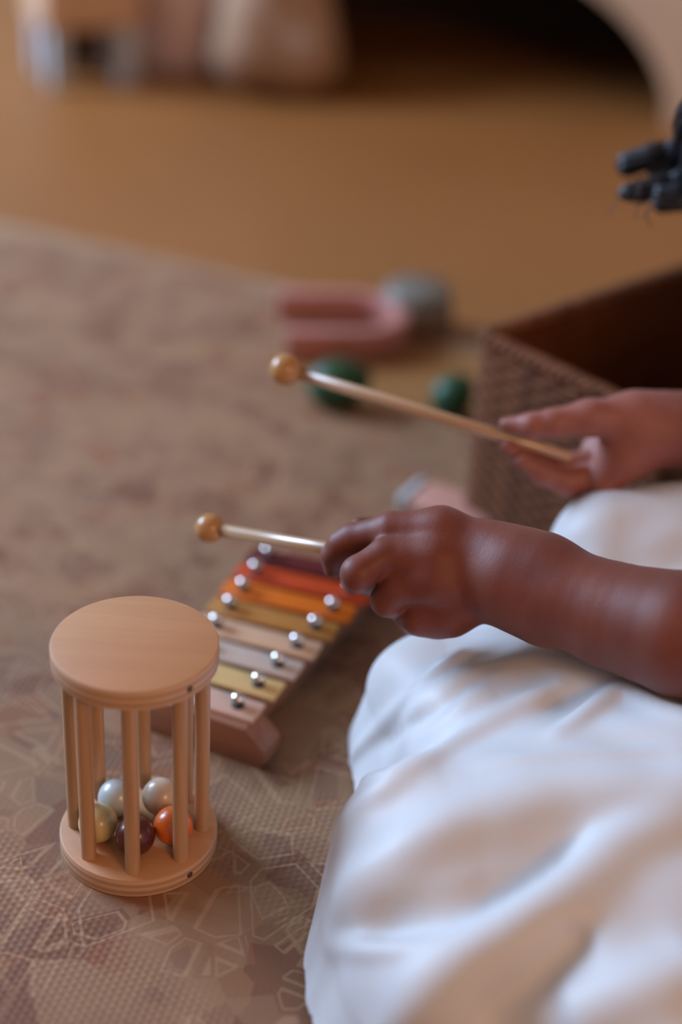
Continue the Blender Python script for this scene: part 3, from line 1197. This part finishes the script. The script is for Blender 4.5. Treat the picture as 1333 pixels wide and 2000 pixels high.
def dress_field():
    F = Field()
    D = lambda a, b, ra, rb, fl_=0.12: Prim(a, b, ra, rb, True, fl_)
    F.add([D((0.46, 0.680, 0.110), (0.060, 0.612, 0.056), .080, .054),
           D((0.48, 0.570, 0.085), (0.078, 0.548, 0.036), .090, .066, 0.25),
           D((0.48, 0.490, 0.085), (0.170, 0.490, 0.040), .085, .060, 0.25),
           D((0.46, 0.760, 0.105), (0.090, 0.700, 0.062), .080, .048),
           D((0.44, 0.830, 0.112), (0.066, 0.765, 0.044), .070, .044, 0.3),
           D((0.45, 0.845, 0.145), (0.175, 0.850, 0.108), .046, .042, 0.0),
           D((0.50, 0.77, 0.15), (0.40, 0.77, 0.13), .110, .09)], 0.03, 0.03)
    F.add([Prim((0.50, 0.77, 0.16), (0.49, 0.77, 0.25), .098, .092), Prim((0.49, 0.77, 0.25), (0.458, 0.77, 0.335), .092, .090),
           Prim((0.458, 0.70, 0.345), (0.458, 0.84, 0.345), .062, .062)], 0.03, 0.03)
    F.add([Prim(SH_N, (0.40, 0.645, 0.285), .046, .052)], 0.02, 0.015)
    F.add([Prim(SH_F, (0.405, 0.92, 0.285), .046, .052)], 0.02, 0.015)
    px = 0.85 / FPX
    rid = [
        ([(1420, 1520), (1333, 1580), (1150, 1705), (1000, 1815), (860, 1920), (760, 2030)], .024, 54 * px),
        ([(1420, 1550), (1333, 1550), (1100, 1560), (960, 1590), (830, 1655), (720, 1725), (660, 1800)], .020, 70 * px),
        ([(690, 1590), (780, 1525), (900, 1450), (1000, 1395), (1090, 1340)], .013, 28 * px),
        ([(671, 1490), (740, 1425), (820, 1345), (905, 1275)], .008, 18 * px),
        ([(664, 1535), (740, 1520), (831, 1485)], .006, 18 * px),
        ([(645, 1846), (690, 1852), (760, 1855), (870, 1855), (985, 1870)], .010, 20 * px),
        ([(1400, 1430), (1290, 1385), (1210, 1352), (1090, 1435)], .012, 24 * px),
        ([(1400, 1480), (1250, 1478), (1100, 1482), (950, 1500)], .006, 22 * px),
        ([(1400, 1880), (1300, 1920), (1200, 1960), (1100, 2010)], .014, 60 * px),
        ([(690, 1830), (850, 1790), (1000, 1740), (1200, 1640)], -.014, 56 * px),
        ([(930, 2020), (1010, 1940), (1090, 1870), (1160, 1810)], -.011, 34 * px),
        ([(740, 1460), (850, 1390), (960, 1300)], -.004, 30 * px),
    ]
    R = [Ridge(F, *r) for r in rid]

    def waves(p):
        x, y, z = p[:, 0], p[:, 1], p[:, 2]
        w = 0.0022 * np.sin(34 * x + 23 * y + 3 * np.sin(17 * y + 9 * x)) * np.sin(21 * y - 14 * x + 1.0)
        w += 0.0010 * np.sin(95 * x - 60 * y + 2.2 * np.sin(50 * y)) * np.sin(48 * x + 71 * y)
        # hem flutes where the skirt hangs to the floor
        a = np.arctan2(y - 0.74, x - 0.40)
        lowz = np.clip((0.075 - z) / 0.075, 0, 1)
        w += 0.006 * lowz * np.sin(15 * a + 2.0 * np.sin(4 * a))
        return w
    F.mods = R + [waves]
    return F


DF = dress_field()
V, Q = skin_mesh('dress', DF, (-0.06, 0.26, 0.0015), (0.68, 1.02, 0.46), 0.0025, slack=0.03)
# open hem (floor), neck and sleeve ends
z = V[:, 2]
keep = np.ones(len(V), bool)
keep &= ~((z > 0.388) & (np.hypot(V[:, 0] - 0.435, V[:, 1] - 0.77) < 0.06))
Q = Q[keep[Q].all(1)]
dress = pchild('dress', np_mesh('dress', V, Q), M['dress'])
tag(dress, 'white cotton dress with soft folds')


# ---- hair
def make_hair():
    m = simple('black_hair', (0.006, 0.006, 0.010), 0.45, var=0.3, nscale=200)
    hair = []
    # cap: thick short strands over the skull
    F = Field()
    F.add([Prim((0.405, 0.778, 0.540), (0.385, 0.778, 0.552), .074, .070), Prim((0.43, 0.778, 0.50), (0.425, 0.778, 0.47), .055, .045)], 0.03, 0.02)
    F.mods = [lambda p: 0.0016 * np.sin(150 * p[:, 1] + 4 * np.sin(30 * p[:, 0]))]
    V, Q = skin_mesh('hair', F, (0.28, 0.66, 0.40), (0.52, 0.89, 0.65), 0.0025, slack=0.01)
    cap = pchild('hair', np_mesh('hair', V, Q), m)
    # thick locks falling forward from the far side of the head
    ends = [((1420, 150, 0.93), (1335, 285, .975), (1270, 305, .99), (1206, 330, 1.0), 27),
            ((1450, 180, 0.93), (1365, 290, .985), (1310, 315, .99), (1262, 325, .995), 28),
            ((1440, 190, 0.92), (1345, 335, .965), (1280, 362, .98), (1208, 380, .985), 20),
            ((1450, 230, 0.93), (1350, 360, .975), (1290, 372, .985), (1226, 382, .985), 20),
            ((1450, 250, 0.92), (1375, 368, .965), (1325, 385, .97), (1276, 388, .975), 30),
            ((1450, 200, 0.93), (1345, 320, .985), (1310, 345, .99), (1272, 352, .995), 26),
            ((1455, 240, 0.93), (1355, 340, .985), (1330, 365, .99), (1296, 375, .995), 26),
            ((1440, 110, 0.93), (1375, 200, .985), (1345, 236, .99), (1322, 268, 1.0), 13)]
    DP = lambda q: P(q[0], q[1], q[2] + 0.07)
    top = np.array([0.375, 0.845, 0.535])
    for k, (a, b, c, d, r) in enumerate(ends):
        pts = spline([top + np.array([0.0, .004 * k, -.006 * k]), P(*a), DP(b), DP(c), DP(d)], 60)
        s = np.linspace(0, 1, 60)
        rad = r * 0.98 / FPX * np.sqrt(np.clip((1.002 - s) / 0.07, 0.03, 1))
        # each lock is a bundle of finer strands lying side by side
        tan = np.gradient(pts, axis=0)
        tan /= np.linalg.norm(tan, axis=1)[:, None]
        n1 = np.cross(tan, [0, 0, 1.0])
        n1 /= np.linalg.norm(n1, axis=1)[:, None]
        n2 = np.cross(tan, n1)
        ch = [(pts, rad * 0.75)]
        for q in range(9):
            a_ = s * 2.2 + q * 2 * PI / 9 + k
            ch.append((pts + (n1 * np.cos(a_)[:, None] + n2 * np.sin(a_)[:, None]) * rad[:, None] * 0.68, rad * 0.34))
        link('hair_lock', tubes_mesh('hair_lock', ch, 8), m, cap)
    # flyaway hairs at the tips
    rnd = random.Random(3)
    for k in range(9):
        x0, y0 = rnd.uniform(1212, 1290), rnd.uniform(330, 400)
        dp = rnd.uniform(.98, 1.0)
        pts = spline([P(x0 + 30, y0 - 6, dp), P(x0, y0, dp), P(x0 - rnd.uniform(5, 25), y0 + rnd.uniform(8, 22), dp),
                      P(x0 - rnd.uniform(0, 30), y0 + rnd.uniform(25, 50), dp)], 14)
        link('stray_hair', tubes_mesh('stray_hair', [(pts, 0.00035)], 5), m, cap)


make_hair()

# face of the bowed head
M['eye'] = simple('eye', (0.6, 0.58, 0.55), 0.2)
M['lip'] = simple('lip', (0.30, 0.085, 0.07), 0.4)
for s in (-1, 1):
    o = pchild('eye', sphere_mesh('eye', 0.0105, 20), M['eye'])
    o.location = (0.3095, 0.778 + s * 0.027, 0.515)
    q = pchild('pupil', sphere_mesh('pupil', 0.0055, 16), M['pin'])
    q.location = (0.3038, 0.778 + s * 0.027, 0.5125)
lp = spline([(0.3035, 0.757, 0.468), (0.296, 0.768, 0.470), (0.2935, 0.778, 0.469), (0.296, 0.788, 0.470), (0.3035, 0.799, 0.468)], 16)
pchild('mouth', tubes_mesh('mouth', [(lp, 0.0045)], 8), M['lip'])
